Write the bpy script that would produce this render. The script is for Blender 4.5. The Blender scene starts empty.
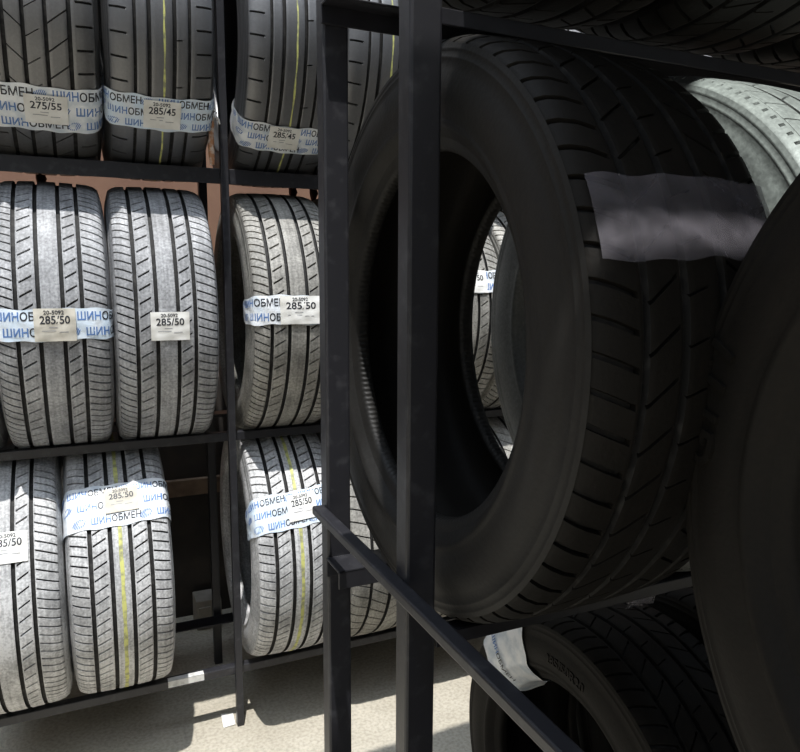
import bpy, math, random
from mathutils import Vector, Matrix
from math import sin, cos, pi, radians
random.seed(7)
S = bpy.context.scene
C = S.collection
H = 1.46                      # camera height above the concrete floor

# ------------------------------------------------------------------ camera
cam = bpy.data.objects.new('camera', bpy.data.cameras.new('camera'))
C.objects.link(cam)
cam.data.sensor_width = 36.0
cam.data.lens = 697.0 / 800.0 * 36.0
cam.data.clip_start = 0.02
Rm = Matrix(((0.91072694, 0.05346849, -0.40953334),
             (-0.41297766, 0.13011061, -0.90139929),
             (0.00508818, 0.99005674, 0.14057653)))
# columns of the camera matrix: right, up, back
cam.matrix_world = Matrix.Translation((0, 0, H)) @ Rm.to_4x4()
S.camera = cam
# ------------------------------------------------------------------ world, sun, exposure
w = bpy.data.worlds.new('world'); S.world = w; w.use_nodes = True
bg = w.node_tree.nodes['Background']
# hazy sky: blue-white, brightening towards the sun
wn, wl = w.node_tree.nodes, w.node_tree.links
SUN_UP = Vector((-0.09, -cos(radians(73.5)), sin(radians(73.5)))).normalized()
wtc = wn.new('ShaderNodeTexCoord'); wdot = wn.new('ShaderNodeVectorMath'); wdot.operation = 'DOT_PRODUCT'
wl.new(wtc.outputs['Generated'], wdot.inputs[0]); wdot.inputs[1].default_value = SUN_UP
wmr = wn.new('ShaderNodeMapRange'); wmr.inputs[1].default_value = .80; wmr.inputs[2].default_value = 1.0
wmr.inputs[3].default_value = .45; wmr.inputs[4].default_value = 4.5
wl.new(wdot.outputs['Value'], wmr.inputs[0]); wl.new(wmr.outputs[0], bg.inputs['Strength'])
bg.inputs['Color'].default_value = (0.76, 0.86, 1.0, 1)
sun = bpy.data.objects.new('sun', bpy.data.lights.new('sun', 'SUN'))
C.objects.link(sun)
sun.data.energy = 5.0
sun.data.angle = radians(0.6)
sun.data.color = (1.0, 0.98, 0.95)
ELEV = radians(73.5)
sd = -SUN_UP
sun.rotation_euler = sd.to_track_quat('-Z', 'Y').to_euler()
sun.location = (0, -1, 5)
S.view_settings.view_transform = 'Standard'
S.view_settings.look = 'None'
S.view_settings.gamma = 1.0
S.view_settings.use_curve_mapping = False
S.view_settings.exposure = 0.0

# ------------------------------------------------------------------ materials
def nodes_of(m):
    m.use_nodes = True
    return m.node_tree.nodes, m.node_tree.links

def mat(name, col, rough=0.6, metal=0.0, spec=0.5, noise=None, bump=None, ior=None, alpha=None):
    """noise = (scale, colour2, lo, hi, detail); bump = (scale, strength, distance)"""
    m = bpy.data.materials.new(name)
    N, L = nodes_of(m)
    b = N['Principled BSDF']
    b.inputs['Base Color'].default_value = (*col, 1)
    b.inputs['Roughness'].default_value = rough
    b.inputs['Metallic'].default_value = metal
    b.inputs['Specular IOR Level'].default_value = spec
    tc = N.new('ShaderNodeTexCoord')
    if noise:
        sc, c2, lo, hi, det = noise
        n = N.new('ShaderNodeTexNoise'); n.inputs['Scale'].default_value = sc; n.inputs['Detail'].default_value = det
        L.new(tc.outputs['Object'], n.inputs['Vector'])
        mr = N.new('ShaderNodeMapRange'); mr.inputs[1].default_value = lo; mr.inputs[2].default_value = hi
        L.new(n.outputs['Fac'], mr.inputs[0])
        mx = N.new('ShaderNodeMix'); mx.data_type = 'RGBA'
        mx.inputs[6].default_value = (*col, 1); mx.inputs[7].default_value = (*c2, 1)
        L.new(mr.outputs[0], mx.inputs[0]); L.new(mx.outputs[2], b.inputs['Base Color'])
    if bump:
        n = N.new('ShaderNodeTexNoise'); n.inputs['Scale'].default_value = bump[0]; n.inputs['Detail'].default_value = 5
        L.new(tc.outputs['Object'], n.inputs['Vector'])
        bp = N.new('ShaderNodeBump'); bp.inputs['Strength'].default_value = bump[1]; bp.inputs['Distance'].default_value = bump[2]
        L.new(n.outputs['Fac'], bp.inputs['Height']); L.new(bp.outputs[0], b.inputs['Normal'])
    if alpha is not None:
        b.inputs['Alpha'].default_value = alpha
    return m

def rubber(name, col, dust, amount, rough=0.55, spec=0.5, coat=0.0):
    """black rubber with a film of dust: broad patches, fine speckle and streaks along the tread"""
    m = bpy.data.materials.new(name)
    N, L = nodes_of(m)
    b = N['Principled BSDF']
    b.inputs['Roughness'].default_value = rough
    b.inputs['Specular IOR Level'].default_value = spec
    b.inputs['Coat Weight'].default_value = coat; b.inputs['Coat Roughness'].default_value = .42; b.inputs['Coat IOR'].default_value = 1.75
    tc = N.new('ShaderNodeTexCoord'); oi = N.new('ShaderNodeObjectInfo')
    add = N.new('ShaderNodeVectorMath'); add.operation = 'ADD'
    L.new(tc.outputs['Object'], add.inputs[0]); L.new(oi.outputs['Random'], add.inputs[1])
    n1 = N.new('ShaderNodeTexNoise'); n1.inputs['Scale'].default_value = 9; n1.inputs['Detail'].default_value = 6
    n1.inputs['Roughness'].default_value = 0.65
    n2 = N.new('ShaderNodeTexNoise'); n2.inputs['Scale'].default_value = 160; n2.inputs['Detail'].default_value = 4
    L.new(add.outputs[0], n1.inputs['Vector']); L.new(add.outputs[0], n2.inputs['Vector'])
    mp = N.new('ShaderNodeMapping'); mp.inputs['Scale'].default_value = (140, 4, 4)
    L.new(add.outputs[0], mp.inputs['Vector'])
    n3 = N.new('ShaderNodeTexNoise'); n3.inputs['Scale'].default_value = 1.0; n3.inputs['Detail'].default_value = 3
    L.new(mp.outputs[0], n3.inputs['Vector'])
    def rng(src, lo, hi, a, c):
        r = N.new('ShaderNodeMapRange'); r.inputs[1].default_value = lo; r.inputs[2].default_value = hi
        r.inputs[3].default_value = a; r.inputs[4].default_value = c
        L.new(src, r.inputs[0]); return r.outputs[0]
    def mul(a, c):
        q = N.new('ShaderNodeMath'); q.operation = 'MULTIPLY'; L.new(a, q.inputs[0])
        if isinstance(c, float): q.inputs[1].default_value = c
        else: L.new(c, q.inputs[1])
        return q.outputs[0]
    f = mul(rng(n1.outputs['Fac'], .3, .7, .45, 1.25), rng(n2.outputs['Fac'], .3, .7, .6, 1.3))
    f = mul(f, rng(n3.outputs['Fac'], .3, .7, .75, 1.2))
    f = mul(f, float(amount))
    mx = N.new('ShaderNodeMix'); mx.data_type = 'RGBA'
    mx.inputs[6].default_value = (*col, 1); mx.inputs[7].default_value = (*dust, 1)
    L.new(f, mx.inputs[0]); L.new(mx.outputs[2], b.inputs['Base Color'])
    bp = N.new('ShaderNodeBump'); bp.inputs['Strength'].default_value = 0.25; bp.inputs['Distance'].default_value = 0.002
    L.new(n2.outputs['Fac'], bp.inputs['Height']); L.new(bp.outputs[0], b.inputs['Normal'])
    return m

DUST = (0.56, 0.565, 0.58)
M = {}
M['rub_dusty'] = rubber('dusty_grey_rubber', (0.022, 0.022, 0.023), DUST, 0.66, 0.6)
M['rub_dusty_pale'] = rubber('pale_dusty_rubber', (0.03, 0.03, 0.031), (0.62, 0.62, 0.62), 0.92, 0.6)
M['rub_dusty_brown'] = rubber('dusty_brown_rubber', (0.022, 0.021, 0.019), (0.56, 0.54, 0.49), 0.60, 0.62)
M['rub_clean'] = rubber('black_rubber', (0.016, 0.016, 0.017), (0.42, 0.43, 0.46), 0.08, 0.5, 1.0, 1.0)
M['rub_worn'] = rubber('worn_black_rubber', (0.016, 0.015, 0.014), (0.42, 0.41, 0.40), 0.13, 0.5, 1.0, 1.0)
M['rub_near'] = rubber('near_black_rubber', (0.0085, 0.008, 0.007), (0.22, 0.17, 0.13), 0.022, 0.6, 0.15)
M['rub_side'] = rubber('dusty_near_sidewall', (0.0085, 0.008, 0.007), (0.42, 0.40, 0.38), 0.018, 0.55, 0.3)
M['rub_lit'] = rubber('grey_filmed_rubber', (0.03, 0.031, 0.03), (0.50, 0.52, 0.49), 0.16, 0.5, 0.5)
M['rub_groove'] = mat('unworn_black_rubber', (0.016, 0.0155, 0.015), 0.7, spec=0.3, noise=(60, (0.05, 0.048, 0.045), .5, .75, 4))
M['yellow'] = mat('yellow_paint', (0.62, 0.62, 0.20), 0.6, noise=(60, (0.30, 0.30, 0.16), .45, .65, 4))
M['film'] = mat('milky_plastic_film', (0.86, 0.88, 0.90), 0.28, spec=0.6, noise=(30, (0.60, 0.66, 0.72), .4, .65, 3), bump=(45, .5, .004))
M['film_blue'] = mat('bluish_plastic_film', (0.68, 0.80, 0.92), 0.28, spec=0.6, noise=(25, (0.72, 0.77, 0.82), .4, .65, 3), bump=(45, .5, .004))
M['film_dark'] = mat('clear_plastic_film', (0.19, 0.18, 0.205), 0.35, spec=0.6, noise=(40, (0.11, 0.105, 0.12), .4, .65, 3), bump=(50, .3, .003), alpha=.55)
M['ink_blue'] = mat('blue_ink', (0.10, 0.21, 0.48), 0.5)
M['ink_black'] = mat('black_ink', (0.02, 0.022, 0.03), 0.5)
M['ink_grey'] = mat('grey_ink', (0.30, 0.30, 0.32), 0.6)
M['paper'] = mat('white_paper', (0.85, 0.84, 0.80), 0.7, noise=(22, (0.70, 0.68, 0.62), .4, .7, 3))
M['paper_old'] = mat('soiled_paper', (0.66, 0.62, 0.53), 0.8, noise=(30, (0.50, 0.47, 0.40), .4, .7, 4))
M['steel'] = mat('black_painted_steel', (0.012, 0.012, 0.015), 0.42, spec=0.5, noise=(35, (0.022, 0.022, 0.028), .5, .8, 5), bump=(60, .25, .001))
M['steel_worn'] = mat('scuffed_black_steel', (0.020, 0.020, 0.024), 0.42, spec=0.5, noise=(45, (0.06, 0.06, 0.065), .55, .85, 6), bump=(70, .3, .001))
M['rust'] = mat('rusty_steel', (0.10, 0.035, 0.018), 0.8, noise=(50, (0.04, 0.015, 0.01), .4, .6, 4))
M['wall'] = mat('brown_painted_wall', (0.30, 0.17, 0.11), 0.8, noise=(3, (0.24, 0.13, 0.09), .35, .7, 5), bump=(20, .3, .004))
M['dark_wall'] = mat('dark_wall', (0.08, 0.07, 0.06), 0.9, noise=(3, (0.05, 0.045, 0.04), .35, .7, 5))
M['pale_wall'] = mat('pale_plaster_wall', (0.55, 0.53, 0.50), 0.9, noise=(2, (0.45, 0.43, 0.40), .4, .7, 4))
M['ceil'] = mat('added_shade_sheet', (0.10, 0.09, 0.08), 0.8, noise=(4, (0.07, 0.06, 0.055), .4, .7, 4))
M['darkening'] = mat('darkening_sheet', (0.030, 0.026, 0.023), 0.8, noise=(12, (0.045, 0.036, 0.03), .4, .65, 5))
M['wood'] = mat('old_wood', (0.22, 0.15, 0.10), 0.8, noise=(18, (0.13, 0.085, 0.055), .4, .65, 5))
M['card'] = mat('grey_cardboard', (0.30, 0.27, 0.23), 0.9, noise=(20, (0.22, 0.2, 0.17), .4, .65, 4))

def floor_mat():
    m = bpy.data.materials.new('dusty_concrete')
    N, L = nodes_of(m); b = N['Principled BSDF']; b.inputs['Roughness'].default_value = 0.9
    tc = N.new('ShaderNodeTexCoord')
    n = N.new('ShaderNodeTexNoise'); n.inputs['Scale'].default_value = 3.5; n.inputs['Detail'].default_value = 8; n.inputs['Roughness'].default_value = .65
    n2 = N.new('ShaderNodeTexNoise'); n2.inputs['Scale'].default_value = 90; n2.inputs['Detail'].default_value = 4
    L.new(tc.outputs['Object'], n.inputs['Vector']); L.new(tc.outputs['Object'], n2.inputs['Vector'])
    r = N.new('ShaderNodeValToRGB')
    r.color_ramp.elements[0].position = .3; r.color_ramp.elements[0].color = (0.38, 0.345, 0.275, 1)
    r.color_ramp.elements[1].position = .7; r.color_ramp.elements[1].color = (0.50, 0.46, 0.38, 1)
    L.new(n.outputs['Fac'], r.inputs[0])
    mx = N.new('ShaderNodeMix'); mx.data_type = 'RGBA'; mx.blend_type = 'MULTIPLY'; mx.inputs[0].default_value = 1
    r2 = N.new('ShaderNodeMapRange'); r2.inputs[1].default_value = .3; r2.inputs[2].default_value = .6; r2.inputs[3].default_value = .75; r2.inputs[4].default_value = 1.05
    L.new(n2.outputs['Fac'], r2.inputs[0])
    L.new(r.outputs[0], mx.inputs[6]); L.new(r2.outputs[0], mx.inputs[7]); L.new(mx.outputs[2], b.inputs['Base Color'])
    bp = N.new('ShaderNodeBump'); bp.inputs['Strength'].default_value = .4; bp.inputs['Distance'].default_value = .004
    L.new(n2.outputs['Fac'], bp.inputs['Height']); L.new(bp.outputs[0], b.inputs['Normal'])
    return m
M['floor'] = floor_mat()
M['white'] = mat('mottled_white', (0.75, 0.75, 0.73), 0.6, noise=(40, (0.5, 0.5, 0.48), .45, .7, 4))
M['string'] = mat('white_string', (0.75, 0.72, 0.68), 0.8)
M['orange'] = mat('lit_wall_orange', (0.42, 0.20, 0.10), 0.7, noise=(60, (0.6, 0.5, 0.42), .45, .6, 3))

# ------------------------------------------------------------------ mesh helpers
class MB:
    def __init__(s): s.v = []; s.f = []; s.m = []; s.sm = []
    def face(s, idx, mi=0, sm=False): s.f.append(tuple(idx)); s.m.append(mi); s.sm.append(sm)
    def grid(s, rows, mi=0, sm=True, closed=False, flip=False):
        """rows: list of lists of points"""
        b = len(s.v); nr = len(rows); nc = len(rows[0])
        for r in rows: s.v.extend(r)
        for i in range(nr if closed else nr - 1):
            j = (i + 1) % nr
            for k in range(nc - 1):
                q = (b + i*nc + k, b + i*nc + k + 1, b + j*nc + k + 1, b + j*nc + k)
                s.face(q[::-1] if flip else q, mi, sm)
    def box(s, x0, x1, y0, y1, z0, z1, mi=0):
        b = len(s.v)
        s.v += [(x0,y0,z0),(x1,y0,z0),(x1,y1,z0),(x0,y1,z0),(x0,y0,z1),(x1,y0,z1),(x1,y1,z1),(x0,y1,z1)]
        for q in ((0,3,2,1),(4,5,6,7),(0,1,5,4),(1,2,6,5),(2,3,7,6),(3,0,4,7)): s.face([b+i for i in q], mi)
    def tube(s, pts, r, n=8, mi=0):
        rows = []
        for i, p in enumerate(pts):
            p = Vector(p); a = Vector(pts[max(i-1,0)]); c = Vector(pts[min(i+1,len(pts)-1)])
            t = (c-a).normalized(); u = t.orthogonal().normalized(); v = t.cross(u)
            rr = r[i] if isinstance(r, (list, tuple)) else r
            rows.append([tuple(p + (u*cos(2*pi*k/n) + v*sin(2*pi*k/n))*rr) for k in range(n+1)])
        s.grid(rows, mi)
    def build(s, name, mats, parent=None, bevel=0, sharp=None, loc=None, rot=None):
        me = bpy.data.meshes.new(name)
        me.from_pydata(s.v, [], s.f)
        for m in (mats if isinstance(mats, (list, tuple)) else [mats]): me.materials.append(m)
        me.polygons.foreach_set('material_index', s.m)
        me.polygons.foreach_set('use_smooth', s.sm)
        me.update()
        if sharp: me.set_sharp_from_angle(angle=radians(sharp))
        o = bpy.data.objects.new(name, me); C.objects.link(o)
        if parent: o.parent = parent
        if loc: o.location = loc
        if rot: o.rotation_euler = rot
        if bevel:
            bm = o.modifiers.new('bevel', 'BEVEL'); bm.width = bevel; bm.segments = 2; bm.limit_method = 'ANGLE'
        return o

def tag(o, label=None, cat=None, group=None, kind=None):
    if label: o['label'] = label
    if cat: o['category'] = cat
    if group: o['group'] = group
    if kind: o['kind'] = kind
    return o
def empty(name, loc, rot=(0,0,0)):
    o = bpy.data.objects.new(name, None); C.objects.link(o)
    o.location = loc; o.rotation_euler = rot; o.empty_display_size = .1
    return o

_txt = {}
def text_mesh(body, size):
    """triangulated flat letters: (verts, faces) centred on their middle"""
    key = (body, size)
    if key in _txt: return _txt[key]
    c = bpy.data.curves.new('lettering', 'FONT'); c.body = body; c.size = size; c.resolution_u = 3
    c.offset = size*.018; c.align_x = 'CENTER'; c.align_y = 'CENTER'
    o = bpy.data.objects.new('lettering', c); C.objects.link(o)
    dg = bpy.context.evaluated_depsgraph_get()
    me = bpy.data.meshes.new_from_object(o.evaluated_get(dg))
    v = [(p.co.x, p.co.y) for p in me.vertices]; f = [tuple(p.vertices) for p in me.polygons]
    bpy.data.objects.remove(o); bpy.data.curves.remove(c); bpy.data.meshes.remove(me)
    _txt[key] = (v, f); return _txt[key]

# ------------------------------------------------------------------ the setting
def struct(name, mb, m):
    o = mb.build(name, m); o['kind'] = 'structure'; return o
b = MB(); b.box(-5.2, 5.2, -6, 3.2, -0.1, 0); struct('floor', b, M['floor'])
b = MB(); b.box(-5.2, 5.2, 3.2, 3.3, 0, 2.9); struct('wall_back', b, M['wall'])
b = MB(); b.box(5.1, 5.2, -6, 3.2, 0, 2.9); struct('wall_right', b, M['dark_wall'])
b = MB(); b.box(-3.3, -3.2, -6, 3.2, 0, 2.9); struct('wall_left', b, M['pale_wall'])
b = MB(); b.box(-5.1, 5.1, -6, -5.9, 0, 2.9); struct('wall_front', b, M['pale_wall'])
b = MB(); b.box(-5.1, 5.1, 2.97, 3.2, 0, H-.42); struct('darkening_panel', b, M['darkening'])  # dark panel added to keep the space behind the rack dark
SHADE_ROOF_EDGE = .46
LIGHT_SLIT = .149
SHADE_ROOF_X = -.12
b = MB()
# unseen roof sheets added to shade the near rack; slit lets one sun strip in
b.box(SHADE_ROOF_X, 5.1, -2.0, LIGHT_SLIT-.013, H+1.25, H+1.28)
b.box(SHADE_ROOF_X, 5.1, LIGHT_SLIT+.013, SHADE_ROOF_EDGE, H+1.25, H+1.28)
b.box(SHADE_ROOF_X, .26, LIGHT_SLIT-.03, LIGHT_SLIT+.03, H+1.28, H+1.285)
b.box(.66, 5.1, LIGHT_SLIT-.03, LIGHT_SLIT+.03, H+1.28, H+1.285)
b.box(-5.1, 5.1, 3.0, 3.2, H+1.25, H+1.29)             # added eave over the back wall; the strip between is open to the sky
struct('shade_ceiling', b, M['ceil'])

# ------------------------------------------------------------------ tires
R0, HW = 0.395, 0.1385        # outer radius, half the section width
def crown(x):
    a = abs(x); r = R0 - 0.35*x*x
    if a > 0.102: r -= ((a-0.102)/0.026)**2 * 0.011
    return r
def P(x, r, th):              # th from the front (-Y) up to +Z, tire axis along X
    return (x, -r*cos(th), r*sin(th))

DESIGN = {
 # ribs: (x0, x1, pitches, skew m, slit width m, slit depth m, from, to, phase)   grooves are the gaps between ribs
 'A': dict(ribs=[(-.1275,-.085,100,-.018,.0050,.006,.0,.96,0), (-.075,-.035,68,.024,.006,.006,.10,.80,.3), (-.025,.019,0,0,0,0,0,0,0),
                 (.029,.063,68,.022,.006,.006,.10,.85,.6), (.073,.1275,100,-.018,.0050,.006,.06,1.0,.4)], yellow=None),
 'Y': dict(ribs=[(-.1275,-.082,92,-.012,.0055,.006,.05,.95,0), (-.071,-.031,80,.022,.006,.006,.05,.85,.3), (-.020,.020,0,0,0,0,0,0,0),
                 (.031,.071,80,.022,.006,.006,.1,.95,.6), (.082,.1275,92,-.010,.0055,.006,.05,.95,.4)], yellow=(-.005,.005)),
 'B': dict(ribs=[(-.1275,-.070,44,-.004,.0055,.006,.10,.72,0), (-.062,-.037,0,0,0,0,0,0,0), (-.027,.024,0,0,0,0,0,0,0),
                 (.034,.062,22,.004,.004,.005,.0,.5,.5), (.070,.1275,44,.004,.0055,.006,.25,.90,.5)], yellow=(.002,.0065)),
 'C': dict(ribs=[(-.1275,-.076,46,.004,.005,.006,.1,.8,0), (-.066,-.033,34,-.030,.004,.006,.0,1.0,.3), (-.024,.015,40,.026,.003,.005,.0,.7,0),
                 (.024,.066,40,.034,.0045,.006,.0,1.0,.6), (.076,.1275,46,.003,.006,.006,.2,.88,.4)], yellow=None),
 'V': dict(ribs=[(-.1275,-.072,60,-.018,.005,.006,.0,1.0,0), (-.062,-.006,60,-.034,.005,.006,.0,1.0,.2),
                 (.006,.062,60,.034,.005,.006,.0,1.0,.5), (.072,.1275,60,.018,.005,.006,.0,1.0,.3)], yellow=None),
 'N': dict(ribs=[(-.1275,-.078,70,-.020,.007,.007,.05,.90,0), (-.069,-.030,50,.030,.005,.006,.0,.9,.3), (-.020,.020,50,.014,.003,.005,.0,.6,.3),
                 (.030,.069,50,-.026,.005,.006,.1,1.0,.6), (.078,.1275,70,.020,.007,.007,.1,.95,.4)], yellow=None),
 'D': dict(ribs=[(-.1275,-.105,140,.0,.0055,.005,.45,.70,0), (-.104,-.064,62,-.003,.003,.005,.0,1.0,0), (-.056,-.022,44,.020,.004,.005,.0,.8,.3),
                 (-.012,.026,0,0,0,0,0,0,0), (.036,.074,44,-.02,.004,.005,.1,1.0,.3), (.082,.1275,62,.008,.0035,.005,.0,1.0,.3)], yellow=None),
}
GD = 0.009
def tread_mesh(key):
    d = DESIGN[key]; mb = MB()
    for (x0, x1, n, skew, w, dep, ua, ub, ph) in d['ribs']:
        us = {0.0, 1.0, .5}
        e = .03
        if n:
            us |= {ua, ub}
            if ua > 0: us |= {ua-e if ua-e > 0 else ua*.5}
            if ub < 1: us |= {ub+e if ub+e < 1 else (1+ub)/2}
        us |= {.2, .8, .92, .08}
        us = sorted(us)
        if n:
            per = 2*pi/n; fw = w/(R0*per)
            fr = [0.0, fw*.12, fw*.88, fw, fw+(1-fw)*.34, fw+(1-fw)*.67]
            dd = [0, 1, 1, 0, 0, 0]
            ths = [((i+f+ph)*per, q) for i in range(n) for f, q in zip(fr, dd)]
        else:
            ths = [(2*pi*i/180, 0) for i in range(180)]
        rows = []
        for th, q in ths:
            row = [P(x0-.0006, crown(x0)-GD, th)]
            for u in us:
                x = x0+(x1-x0)*u
                r = crown(x)
                edge = min(u, 1-u)*(x1-x0)
                if edge < .0012: r -= .0010
                if q and ua-1e-6 <= u <= ub+1e-6: r -= dep
                row.append(P(x, r, th+skew*(u-.5)/R0))
            row.append(P(x1+.0006, crown(x1)-GD, th))
            rows.append(row)
        f0 = len(mb.m); nc = len(rows[0])-1
        mb.grid(rows, 0, True, closed=True)
        for i in range(len(rows)):
            for k in range(nc):
                inslit = n and ths[i][1] and (ths[(i+1) % len(rows)][1]) and ua-1e-6 <= us[max(k-1, 0)] and us[min(k, len(us)-1)] <= ub+1e-6 and 0 < k < nc-1
                if k in (0, nc-1) or inslit: mb.m[f0+i*nc+k] = 2
    xs = [-.1275+.255*i/24 for i in range(25)]
    mb.grid([[P(x, crown(x)-GD, 2*pi*i/120) for x in xs] for i in range(120)], 2, True, closed=True)
    if d['yellow']:
        a, c = d['yellow']
        mb.grid([[P(x, crown(x)+.0006, 2*pi*i/180) for x in (a+.0008*sin(i*.7), c+.0008*sin(i*.9+1))] for i in range(180)], 1, True, closed=True)
    return mb
SIDE = [(.1275,R0-.0155),(.1290,R0-.021),(.1296,R0-.0225),(.1288,R0-.024),(.1315,R0-.031),(.1322,R0-.0325),(.1314,R0-.034),(.1355,R0-.047),(.1378,R0-.062),(HW,R0-.074),(.1372,R0-.088),
        (.1348,R0-.099),(.1352,R0-.102),(.1360,R0-.105),(.1350,R0-.109),(.1300,R0-.114),(.1235,R0-.121),(.1205,R0-.124)]
BEAD = [(.1205,R0-.124),(.1175,R0-.129),(.1155,R0-.134),(.1125,R0-.139),(.108,R0-.1415),(.1,R0-.142),(.095,R0-.140),(.0915,R0-.135),(.092,R0-.131)]
INNER = [(.092,R0-.131),(.105,R0-.115),(.1175,R0-.090),(.1215,R0-.066),(.117,R0-.045),(.106,R0-.030),(.088,R0-.021),(.05,R0-.0165),(.018,R0-.015),
         (.017,R0-.0142),(-.017,R0-.0142),(-.018,R0-.015)]
INNER = INNER + [(-x, r) for x, r in INNER[:8]][::-1]
def lathe(profile, n=144, sgn=1, wob=None, flip=False):
    mb = MB(); rows = []
    for i in range(n):
        th = 2*pi*i/n
        rows.append([P(sgn*x, r + (wob(i, k) if wob else 0), th) for k, (x, r) in enumerate(profile)])
    mb.grid(rows, 0, True, closed=True, flip=flip)
    return mb
_cache = {}
def part(key, fn, name, mats, parent, rot, sharp=None):
    """one object per part; the mesh data are shared between like tires"""
    o = None
    if key in _cache:
        o = bpy.data.objects.new(name, _cache[key]); C.objects.link(o); o.parent = parent
    else:
        o = fn().build(name, mats, parent, sharp=sharp); _cache[key] = o.data
    return o
def axial_hull(s, lift):
    """film path round the section: arc length s from the tread centre -> (x, r)"""
    pts = [(0, R0), (.06, R0-.0008), (.100, R0-.003), (.116, R0-.006), (.1265, R0-.013), (.1325, R0-.025), (.1375, R0-.045), (.1398, R0-.072), (.1388, R0-.107), (.126, R0-.128), (.108, R0-.146), (.085, R0-.150), (0, R0-.150)]
    a = abs(s); sg = 1 if s >= 0 else -1
    for (xa, ra), (xb, rb) in zip(pts, pts[1:]):
        l = math.hypot(xb-xa, rb-ra)
        if a <= l:
            t = a/l; nx, nr = (ra-rb)/l, (xb-xa)/l
            return sg*(xa+(xb-xa)*t+nx*lift), ra+(rb-ra)*t+nr*lift
        a -= l
    return 0, R0-.150+lift*-1
def hull_point(s, v, lift):
    """s across the tread (m), v along the circumference at the tread (m), on a cylinder facing front"""
    x, r = axial_hull(s, lift)
    return P(x, r, v/R0)
HULL_LEN = .352

def make_tire(design, rub, loc, rot=(0,0,0), spin=0.0, bead_teeth=False, name='tire'):
    t = empty(name, loc, rot)
    r = (spin, 0, 0); c = (0, 0, R0)
    mats = [M[rub], M['yellow'], M['rub_groove']]
    parts = []
    parts.append(part(('tread', design, rub), lambda: tread_mesh(design), 'tread', mats, t, r, 40))
    for sg in (-1, 1):
        sw = part(('side', sg, rub, bead_teeth), lambda: lathe(SIDE, sgn=sg, flip=sg > 0), 'sidewall', [M['rub_side' if bead_teeth else rub]], t, r)
        parts.append(sw)
        if bead_teeth:
            bd = part(('bead_t', sg, rub), lambda: lathe(BEAD, 720, sg, lambda i, k: (.0018 if (i % 4 < 2 and 4 <= k <= 6) else 0), flip=sg > 0), 'bead', [M['rub_side']], sw, r)
        else:
            bd = part(('bead', sg, rub), lambda: lathe(BEAD, sgn=sg, flip=sg > 0), 'bead', [M[rub]], sw, r)
    parts.append(part(('inner', rub), lambda: lathe(INNER, flip=True), 'inner_liner', [M[rub]], t, r))
    for o in parts:
        o.location = c; o.rotation_euler = r
    return t

def add_letters(mb, body, size, s, v, lf, slope, mi, sx=1.0):
    vs, fs = text_mesh(body, size); b0 = len(mb.v)
    for (x, y) in vs:
        a = s + x*sx; mb.v.append(hull_point(a, v + y + slope*a, lf(a, v + y) + .0008))
    for f in fs: mb.face([b0+i for i in f], mi)
def text_width(body, size, sx=1.0):
    vs, _ = text_mesh(body, size); xs = [p[0] for p in vs]; return (max(xs)-min(xs))*sx

def squiggle(mb, s, v, wid, hgt, lf, slope, mi):
    """the hatched oval mark between the words"""
    n = 7
    for i in range(n):
        f = (i+.5)/n*2-1; hh = hgt*.5*math.sqrt(max(0, 1-f*f)); cx = s+f*wid*.5
        b0 = len(mb.v)
        for (dx, dy) in ((-.0011-hh*.45, -hh), (.0011-hh*.45, -hh), (.0011+hh*.45, hh), (-.0011+hh*.45, hh)):
            mb.v.append(hull_point(cx+dx, v+dy, lf(cx+dx, v+dy-slope*(cx+dx)) + .0008))
        mb.face([b0, b0+1, b0+2, b0+3], mi)

def wrap_tape(tire, v0, v1, rows, film='film', full=True, half=None, slope=0.0, seed=0, name='wrapping_tape', size=.021, off=0.0):
    """printed film wound round the tire's section; v0..v1 along the circumference (m)"""
    rnd = random.Random(seed)
    mb = MB(); L = HULL_LEN if half is None else half
    ns = 120; nv = 10
    ph = [rnd.uniform(0, 6) for _ in range(6)]
    def lf(s, v): return .0024 + .0007*sin(s*110+ph[2]+v*150) + .0006*sin(s*47+v*90+ph[3])
    rr = []
    for j in range(nv+1):
        v = v0+(v1-v0)*j/nv
        row = []
        for i in range(ns+1):
            s = -L+2*L*i/ns
            edge = (1 if j in (0, nv) else 0)
            vv = v + slope*s + edge*.0016*sin(s*90+ph[0]+j) + edge*.002*sin(s*31+ph[1])
            row.append(hull_point(s, vv, lf(s, v)))
        rr.append(row)
    mb.grid(rr, 0, True)
    hgt = (v1-v0)/max(rows, 1)
    for k in range(rows):
        vc = v1-(k+.5)*hgt
        s = -.20 + off + .035*k + rnd.uniform(-.01, .01)
        while s < .19:
            squiggle(mb, s, vc+slope*s, .030, hgt*.62, lf, slope, 1)
            s += .030
            wa = text_width('ШИН', size, .82); wb = text_width('ОБМЕН', size, .82)
            if -.155 < s and s+wa+wb+.004 < .158:
                for body, ww, mi in (('ШИН', wa, 1), ('ОБМЕН', wb, 2)):
                    add_letters(mb, body, size, s+ww/2, vc, lf, slope, mi, .82); s += ww+.003
            else:
                for body, ww, mi in (('ШИН', wa, 1), ('ОБМЕН', wb, 2)):
                    add_letters(mb, body, size, s+ww/2, vc, lf, slope, mi, .82); s += ww+.003
            s += .010
    o = mb.build(name, [M[film], M['ink_blue'], M['ink_black']], tire)
    o.location = (0, 0, R0)
    return o

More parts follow.
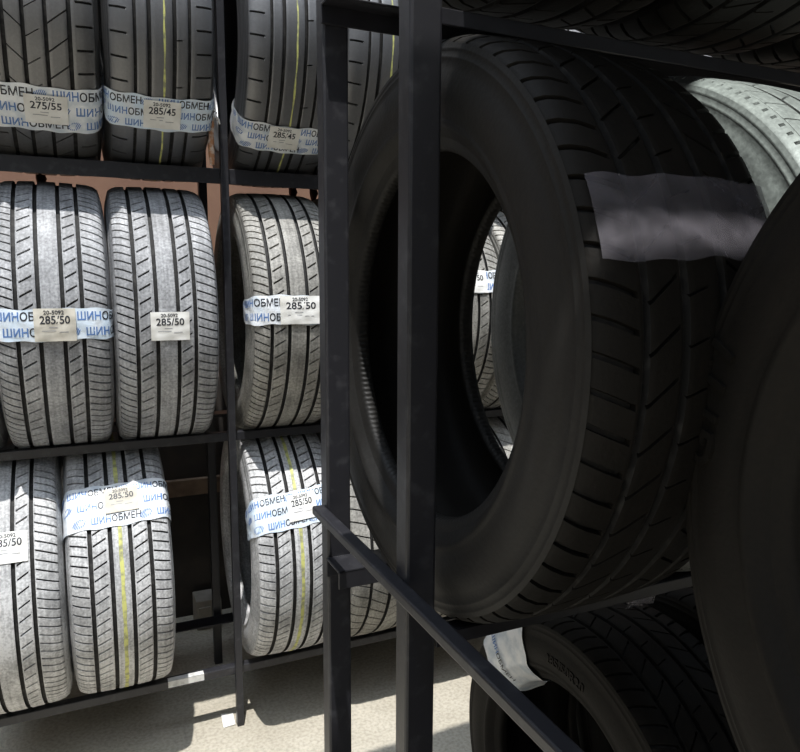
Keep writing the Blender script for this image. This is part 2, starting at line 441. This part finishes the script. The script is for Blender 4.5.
def size_tag(parent, loc, s, v, wid, hgt, body, paper='paper', top='20-5092', slope=0.0, lift=.0062, seed=1, curl=0.0):
    rnd = random.Random(seed); mb = MB(); n = 24; m2 = 14
    def tl(a, c): return lift+.0006*sin(a*130+c*90+seed)+.0004*sin(c*210-a*60)+curl*max(0, a/wid+.5-.8)*max(0, c/hgt)
    def pt(a, c, l): return hull_point(s+a, v+c+slope*a, l)
    rows = []
    for j in range(m2+1):
        c = -hgt/2+hgt*j/m2
        rows.append([pt(-wid/2+wid*i/n, c, tl(-wid/2+wid*i/n, c)) for i in range(n+1)])
    mb.grid(rows, 0, True)
    def put(b, size, a, c, mi, sx=1):
        vs, fs = text_mesh(b, size); b0 = len(mb.v)
        for (x, y) in vs: mb.v.append(pt(a+x*sx, c+y, tl(a+x*sx, c+y)+.0006))
        for f in fs: mb.face([b0+i for i in f], mi)
    put(top, hgt*.17, -.002, hgt*.37, 1)
    ww = text_width(body, hgt*.34)
    put(body, hgt*.34, 0, hgt*.14, 1, wid*.72/ww)
    for (a, c, q) in ((-wid*.15, -hgt*.18, wid*.34), (wid*.2, -hgt*.22, wid*.22), (-wid*.05, -hgt*.08, wid*.2)):
        b0 = len(mb.v)
        for dx, dy in ((-q/2, -.0009), (q/2, -.0009), (q/2, .0009), (-q/2, .0009)): mb.v.append(pt(a+dx, c+dy, tl(a+dx, c+dy)+.0006))
        mb.face([b0, b0+1, b0+2, b0+3], 2)
    o = mb.build('size_tag', [M[paper], M['ink_black'], M['ink_grey']], parent)
    o['label'] = 'paper size tag printed ' + body
    if loc: o.location = loc
    return o

# ---- back rack: three shelves of tires standing on edge
YB = 2.32
ZT, ZM, ZL = .685, -.122, -.891       # axis height of each row, relative to the eye
def back_tire(x, z, design, rub, label, group, spin=0.0, yaw=0.0, dy=0.0):
    sc = .982 if z == ZM else 1.0
    t = make_tire(design, rub, (x, YB+dy, H+z-R0*sc), (0, 0, yaw), spin)
    t.scale = (1, sc, sc)
    return tag(t, label, 'tire', group)
GT, GM, GL = 'tires on the top shelf of the back rack', 'tires on the middle shelf of the back rack', 'tires on the bottom shelf of the back rack'
deg = radians
# top row
t = back_tire(-.064, ZT, 'C', 'rub_worn', 'black tire tagged 275/55 in film, leftmost on the top back shelf', GT, .3)
tp = wrap_tape(t, -.364, -.240, 3, 'film', seed=3, size=.031, off=.01)
size_tag(tp, None, -.004+.012, -.299, .098, .078, '275/55', seed=2)
t = back_tire(.220, ZT, 'B', 'rub_clean', 'black tire tagged 285/45, yellow thread line, left of the back rack post', GT, .1)
tp = wrap_tape(t, -.331, -.236, 3, 'film_blue', seed=5, size=.026, off=.0)
size_tag(tp, None, .000, -.284, .094, .078, '285/45', seed=4)
t = back_tire(.564, ZT, 'B', 'rub_clean', 'black tire tagged 285/45 on the top back shelf, right of the post', GT, 1.0)
tp = wrap_tape(t, -.374, -.283, 3, 'film', seed=6, size=.026, off=.02, slope=-.03)
size_tag(tp, None, -.008, -.321, .090, .072, '285/45', seed=5, slope=-.03)
t = back_tire(.844, ZT, 'B', 'rub_clean', 'black tire with yellow line seen between the two near posts, top back shelf', GT, .8)
top_rest = ['fifth tire from the left along the top back shelf', 'sixth tire from the left along the top back shelf', 'seventh tire from the left along the top back shelf',
            'eighth tire from the left along the top back shelf', 'ninth tire from the left along the top back shelf', 'tenth tire from the left along the top back shelf']
xs = [1.124, 1.404, 1.684, 1.995, 2.275, 2.555]
for k, x in enumerate(xs):
    back_tire(x, ZT, 'AB'[k % 2], 'rub_dusty', top_rest[k], GT, .5*k)
# middle row
t = back_tire(-.072, ZM, 'A', 'rub_dusty', 'dusty grey tire with blue-printed film and 285/50 tag, leftmost on middle back shelf', GM, .2, .01)
tp = wrap_tape(t, -.040, .040, 2, 'film_blue', seed=8, size=.029, off=.03)
size_tag(tp, None, .004, .000, .094, .082, '285/50', 'paper_old', seed=7)
t = back_tire(.213, ZM, 'A', 'rub_dusty', 'dusty grey tire with only a bare 285/50 paper tag, middle back shelf', GM, .9, -.015)
size_tag(t, (0, 0, R0), .002, -.010, .098, .076, '285/50', 'paper', seed=9, lift=.0035, curl=.05)
t = back_tire(.572, ZM, 'A', 'rub_dusty_brown', 'dusty grey tire with white film band, middle back shelf right of the post', GM, 1.5, -.02)
tp = wrap_tape(t, -.014, .070, 2, 'film', seed=11, size=.029, off=-.01)
size_tag(tp, None, .002, .028, .120, .080, '285/50', 'paper', seed=12)
back_tire(.852, ZM, 'A', 'rub_dusty_brown', 'dusty tire behind the near posts, fourth along the middle back shelf', GM, .4)
t = back_tire(1.132, ZM, 'A', 'rub_dusty_brown', 'dusty tire with white tag seen through the hole of the big near tire', GM, .7)
tp = wrap_tape(t, .075, .150, 2, 'film', seed=13, size=.029)
size_tag(tp, None, .01, .112, .090, .074, '285/50', 'paper', seed=14)
for k, (x, lab) in enumerate([(1.412, 'sixth tire from the left along the middle back shelf'), (1.692, 'seventh tire from the left along the middle back shelf'), (1.995, 'eighth tire from the left along the middle back shelf')]):
    back_tire(x, ZM, 'A', 'rub_dusty_brown', lab, GM, .3*k)
back_tire(-.354, ZM, 'A', 'rub_dusty', 'dusty tire mostly beyond the left photo edge, middle back shelf', GM, .6)
back_tire(-.346, ZT, 'C', 'rub_worn', 'black tire mostly beyond the left photo edge, top back shelf', GT, .6)
# bottom row
t = back_tire(-.222, ZL, 'A', 'rub_dusty_pale', 'dusty tire with white tag, cut by the left photo edge, bottom back shelf', GL, .2)
size_tag(t, (0, 0, R0), .012, .205, .094, .080, '285/50', 'paper', seed=15, lift=.0035)
t = back_tire(.060, ZL, 'Y', 'rub_dusty_pale', 'dusty tire with yellow stripe under three crumpled film bands, bottom back shelf', GL, .5, .0)
tp = wrap_tape(t, .225, .352, 3, 'film', seed=17, size=.026, slope=.05, off=.04)
size_tag(tp, None, .010, .298, .088, .072, '285/50', 'paper_old', seed=18, slope=.05)
t = back_tire(.572, ZL, 'Y', 'rub_dusty_pale', 'yellow-striped dusty tire, blue film band, bottom back shelf right of the post', GL, 1.1, -.03)
tp = wrap_tape(t, .150, .262, 3, 'film_blue', seed=19, size=.026, slope=.10, off=.01)
size_tag(tp, None, .012, .210, .088, .080, '285/50', 'paper', seed=20, slope=.10)
back_tire(.852, ZL, 'V', 'rub_dusty_brown', 'dusty tire with V-shaped tread behind the front near post, bottom back shelf', GL, .4)
for k, (x, lab) in enumerate([(1.132, 'dusty tire fifth along the bottom back shelf, behind the slanting bar'), (1.402, 'dusty tire sixth along the bottom back shelf, behind the near tires')]):
    back_tire(x, ZL, 'AV'[k % 2], 'rub_dusty_brown', lab, GL, .3*k)

# ---- the back rack itself
def angle_beam(mb, x0, x1, yf, z, drop, depth=.03, back=False, t=.004):
    """L-section beam along X: upright flange at yf, flat flange at the top pointing inward"""
    if back:
        mb.box(x0, x1, yf-t, yf, z-drop, z); mb.box(x0, x1, yf-depth, yf-t, z-t, z)
    else:
        mb.box(x0, x1, yf, yf+t, z-drop, z); mb.box(x0, x1, yf+t, yf+depth, z-t, z)
rack = tag(empty('storage_rack', (.40, 2.31, 0)), 'long black steel rack of three tire shelves against the brown back wall', 'rack')
def rpart(mb, name, m, parent, bev=.0015, label=None):
    o = mb.build(name, m, parent, bevel=bev)
    o.matrix_parent_inverse = Matrix.Translation(parent.location).inverted()
    if label: o['label'] = label
    return o
for x in (-1.02, .40, 1.835, 2.9):
    b = MB(); b.box(x-.011, x+.011, 2.125, 2.15, 0, H+1.12); rpart(b, 'post', M['steel_worn'], rack)
    b = MB(); b.box(x-.014, x+.014, 2.531, 2.56, 0, H+1.12); rpart(b, 'post', M['steel'], rack)
    for z in (.30, -.49, -1.27) if abs(x-.40) > .1 else ():
        b = MB(); b.box(x-.012, x+.012, 2.154, 2.53, H+z-.03, H+z-.012); rpart(b, 'cross_brace', M['steel'], rack)
for z, drop, x0 in ((.314, .044, -1.03), (-.482, .026, -1.03), (-1.263, .026, -1.03)):
    b = MB(); angle_beam(b, x0, 2.92, 2.15, H+z, drop); rpart(b, 'front_beam', M['steel_worn'], rack)
    b = MB(); angle_beam(b, x0, 2.92, 2.531, H+(z if z < 0 else .345), .025, .07 if z < 0 else .03, True); rpart(b, 'rear_beam', M['steel'], rack)
for x in (-.10, .712, .79):
    b = MB(); b.tube([(x, 2.52, H+.322), (x+.004, 2.518, H+.30), (x, 2.515, H+.275)], [.012, .016, .008], 10); rpart(b, 'rusty_bracket', M['rust'], rack, 0, 'rust-brown bracket under the top shelf')

b = MB(); b.box(.182, .292, 2.1485, 2.1502, H-1.284, H-1.2625); b.box(.182, .292, 2.1485, 2.17, H-1.2635, H-1.2622); rpart(b, 'sunlit_patch', M['white'], rack, 0, 'white patch brightening the sunlit strip of the bottom shelf edge')  # pale plate put on to brighten the sunlit strip of the beam

# ---- near rack
near = tag(empty('storage_rack', (.377, .93, 0)), 'near black steel rack holding the big tire, square posts in front of the camera', 'rack')
for x0 in (.356, 1.62):
    for y0, y1 in ((.76, .795), (1.075, 1.11)):
        b = MB(); b.box(x0, x0+.042, y0, y1, 0, H+1.2); rpart(b, 'post', M['steel_worn'] if x0 < 1 else M['steel'], near, .004)
b = MB(); angle_beam(b, .40, 1.70, .762, H-.4655, .019, .028); rpart(b, 'front_beam', M['steel'], near)
b = MB(); angle_beam(b, .352, 1.70, 1.074, H-.470, .034, .066, True); b.box(.352, 1.7, 1.008, 1.012, H-.500, H-.470); rpart(b, 'rear_beam', M['steel_worn'], near)
b = MB(); angle_beam(b, .40, 1.70, .797, H+.324, .020, .028); rpart(b, 'front_beam', M['steel'], near)
b = MB(); angle_beam(b, .352, 1.70, 1.074, H+.41, .030, .04, True); rpart(b, 'rear_beam', M['steel'], near)
b = MB()
b.box(.335, .356, .40, 1.095, H-.3985, H-.3835); rpart(b, 'side_bar', M['steel_worn'], near, .003, 'scuffed slanting bar on the outside of the two posts')
b = MB(); rr = random.Random(5)
for k in range(12):
    z = H-.70-.035*k-.01*rr.random(); y = .765+.006*rr.random(); q = .003+.005*rr.random()
    b.tube([(.357, y, z+q), (.353, y, z), (.357, y, z-q*1.6)], [q*.4, q*.8, q*.3], 6)
rpart(b, 'paint_flakes', M['paper_old'], near, 0, 'flaking paint on the lower edge of the front post')

GN = 'tires in the near rack'
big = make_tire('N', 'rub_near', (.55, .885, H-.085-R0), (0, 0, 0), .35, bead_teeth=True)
tag(big, 'big black tire in the near rack, its open hole facing the two posts', 'tire', GN)
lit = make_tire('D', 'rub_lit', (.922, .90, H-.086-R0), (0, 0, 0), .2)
tag(lit, 'spotlit pale grey tire behind the right edge of the big black tire', 'tire', GN)
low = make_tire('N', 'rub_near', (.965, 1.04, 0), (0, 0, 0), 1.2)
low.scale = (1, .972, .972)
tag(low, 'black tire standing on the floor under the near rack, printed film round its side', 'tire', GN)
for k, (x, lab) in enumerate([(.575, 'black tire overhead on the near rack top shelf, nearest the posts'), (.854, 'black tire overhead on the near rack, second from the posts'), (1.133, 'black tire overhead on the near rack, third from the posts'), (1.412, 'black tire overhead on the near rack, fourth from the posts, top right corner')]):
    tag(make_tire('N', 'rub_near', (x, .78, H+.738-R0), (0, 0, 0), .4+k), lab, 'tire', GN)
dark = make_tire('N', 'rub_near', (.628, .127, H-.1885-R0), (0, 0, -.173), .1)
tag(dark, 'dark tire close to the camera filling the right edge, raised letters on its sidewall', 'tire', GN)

tag(make_tire('V', 'rub_near', (1.262, 1.02, 0), (0, 0, 0), .6), 'black tire added under the near rack to keep the floor there dark', 'tire', GN)  # extra tire put in to cover lit floor where shade belongs
for k in range(3):                                # flat stack carrying the dark tire, below the picture
    o = make_tire('N', 'rub_near', (.66-HW, .03, .045+HW+k*2*HW), (0, 0, 0), .2*k)
    o.rotation_euler = (0, pi/2, 0); o.location = (.66-R0, .03, .045+HW+k*.278)
    tag(o, ['bottom', 'middle', 'top'][k]+' tire of the flat stack under the dark right-hand tire', 'tire', 'tires lying flat in a stack')
b = MB()
for x in (.30, .46, .62, .78, .94): b.box(x, x+.12, -.40, .42, .024, .044)
for y in (-.38, -.03, .32): b.box(.30, 1.06, y, y+.08, 0, .024)
o = b.build('pallet', M['wood']); tag(o, 'low wooden pallet under the flat stack of tires', 'pallet')

# ---- film on the near tires
tp = wrap_tape(big, .104, .192, 0, 'film_dark', half=.117, seed=31); tp['label'] = 'dull clear film band across the tread'
tp = wrap_tape(low, .78, 1.0, 0, 'film', seed=33)

b = MB()
for body, s0, mi in (('ШИН', -.165, 0), ('ОБМЕН', -.222, 1)):
    vs, fs = text_mesh(body, .024); n0 = len(b.v)
    for (x, y) in vs: b.v.append(hull_point(s0-x*.8, .925-y, .0062))
    for f in fs: b.face([n0+i for i in f], mi)
o = b.build('printed_lettering', [M['ink_blue'], M['ink_black']], tp); o['label'] = 'blue and black letters along the film edge'
b = MB(); squiggle(b, -.10, .925, .03, .03, lambda a, v: .005, 0, 0)
b.build('printed_emblem', [M['ink_blue']], tp).location = (0, 0, 0)

# ---- lettering raised on sidewalls
def side_x(r):
    for (xa, ra), (xb, rb) in zip(SIDE, SIDE[1:]):
        if rb <= r <= ra: return xa+(xb-xa)*(ra-r)/(ra-rb)
    return HW
def raised_letters(tire, body, size, r, th, h=.0022, sx=1.0, rub='rub_near', gap=0.0):
    """letters standing proud of the -X sidewall, tops outward"""
    mb = MB(); vs, fs = text_mesh(body, size)
    n0 = len(vs)
    for lay in (-.001, h):
        for (x, y) in vs:
            rr = r+y; mb.v.append(P(-(side_x(rr)+lay), rr, th-x*sx/r))
    edge = {}
    for f in fs:
        for a, c in zip(f, f[1:]+f[:1]): edge[(a, c)] = edge.get((a, c), 0)+1
    for f in fs: mb.face([n0+i for i in f])
    for (a, c) in edge:
        if (c, a) not in edge: mb.face([a, c, n0+c, n0+a])
    side = [c for c in tire.children if c.name.startswith('sidewall')][0]
    o = mb.build('raised_lettering', M[rub], side)
    o.location = (0, 0, R0)
    # the sidewall part carries the spin; undo it so that the letters stay where the photo shows them
    o.matrix_parent_inverse = (Matrix.Translation(side.location) @ side.rotation_euler.to_matrix().to_4x4()).inverted()
    return o
raised_letters(low, '285/50R20', .028, .318, radians(88), .0022)
for ch, a in (('G', 176), ('I', 170.5), ('T', 165), ('I', 159.5)):
    raised_letters(dark, ch, .055, .345, radians(a), .004)

# ---- small things
b = MB(); b.grid([[(.346, 2.137, .0025), (.384, 2.137, .004)], [(.350, 2.209, .005), (.389, 2.204, .0028)]], 0, False)
b.grid([[(.346, 2.137, .0015), (.384, 2.137, .003)], [(.350, 2.209, .004), (.389, 2.204, .0018)]], 0, False, flip=True)
tag(b.build('paper_scrap', M['paper']), 'white paper scrap on the floor by the back rack post', 'paper')
b = MB(); b.box(.362, .465, 2.82, 2.93, 0, .125); b.box(.372, .42, 2.812, 2.82, .02, .1)
tag(b.build('cardboard_box', M['card'], bevel=.003), 'small dim cardboard box on the floor behind the back rack', 'box')
b = MB(); b.box(.22, .53, 2.94, 2.969, H-.915, H-.845)
tag(b.build('wooden_board', M['wood'], bevel=.004), 'short brown board on the added dark panel behind the empty bottom shelf gap', 'board')
b = MB()
b.tube([(.366, 2.10, H+.62), (.364, 2.10, H+.55), (.366, 2.098, H+.47)], [.003, .003, .004], 8, 0)
k = [(.366+.010*cos(a)*(.6+.4*sin(3*a)), 2.098+.006*sin(2*a), H+.455+.012*sin(a)) for a in [2*pi*i/14 for i in range(15)]]
b.tube(k, .0045, 8, 0); b.tube([(.366, 2.096, H+.455), (.380, 2.094, H+.44), (.384, 2.094, H+.428)], [.005, .004, .002], 8, 0)
b.tube([(.364, 2.098, H+.452), (.358, 2.10, H+.40), (.360, 2.102, H+.34), (.362, 2.105, H+.316)], [.007, .009, .009, .006], 8, 1)  # orange length stands in for lit wall glimpsed beside the post
tag(b.build('knotted_cord', [M['string'], M['orange']]), 'knotted white cord, orange part painting the lit wall, beside the upper back rack post', 'cord')
b = MB(); rows = []
for i in range(9):
    x = .752+.06*i/8
    rows.append([(x, .797-.004-.003*sin(i*2.1+j*1.3), H-.514+.036*j/6) for j in range(7)] + [(x, .80+.02*j, H-.4765+.002*sin(i*1.7+j)) for j in range(1, 3)])
b.grid(rows, 0, True)
o = b.build('plastic_wrap', M['film_dark']); o.modifiers.new('solid', 'SOLIDIFY').thickness = .001
tag(o, 'crumpled clear film stuck round the shelf edge below the big tire', 'plastic film')
# ---- unseen lamp added to light the pale tire
lp = bpy.data.lights.new('added_spot', 'SPOT'); lo = bpy.data.objects.new('added_spot', lp); C.objects.link(lo)
lo.location = (.55, -.35, H+1.02); tgt = Vector((.92, .68, H+.15))
lo.rotation_euler = (tgt-lo.location).to_track_quat('-Z', 'Y').to_euler()
lp.energy = 390; lp.spot_size = radians(16); lp.spot_blend = .12; lp.shadow_soft_size = .01; lp.color = (.93, 1, .96)
# made-up housing for the added lamp, hung under the roof out of view
wl_ = tag(empty('added_lamp', (.55, -.35, H+1.25)), 'unseen lamp added under the roof to light the pale tire', 'lamp')
ax = (tgt-lo.location).normalized(); p0 = Vector((.55, -.35, H+1.02))
def lpart(mb, name, m):
    o = mb.build(name, m, wl_); o.matrix_parent_inverse = Matrix.Translation(wl_.location).inverted(); return o
b = MB(); b.tube([tuple(p0-ax*.15), tuple(p0-ax*.13), tuple(p0-ax*.03), tuple(p0-ax*.012)], [.012, .032, .05, .052], 20); lpart(b, 'added_lamp_shade', M['steel'])
b = MB(); b.tube([tuple(p0-ax*.10), tuple(p0-ax*.09), tuple(p0-ax*.05), tuple(p0-ax*.03)], [.012, .02, .026, .008], 16); lpart(b, 'added_lamp_bulb', M['white'])
b = MB(); b.tube([tuple(p0-ax*.14), (.55, -.40, H+1.17), (.55, -.35, H+1.25)], .008, 10); lpart(b, 'bracket', M['steel'])
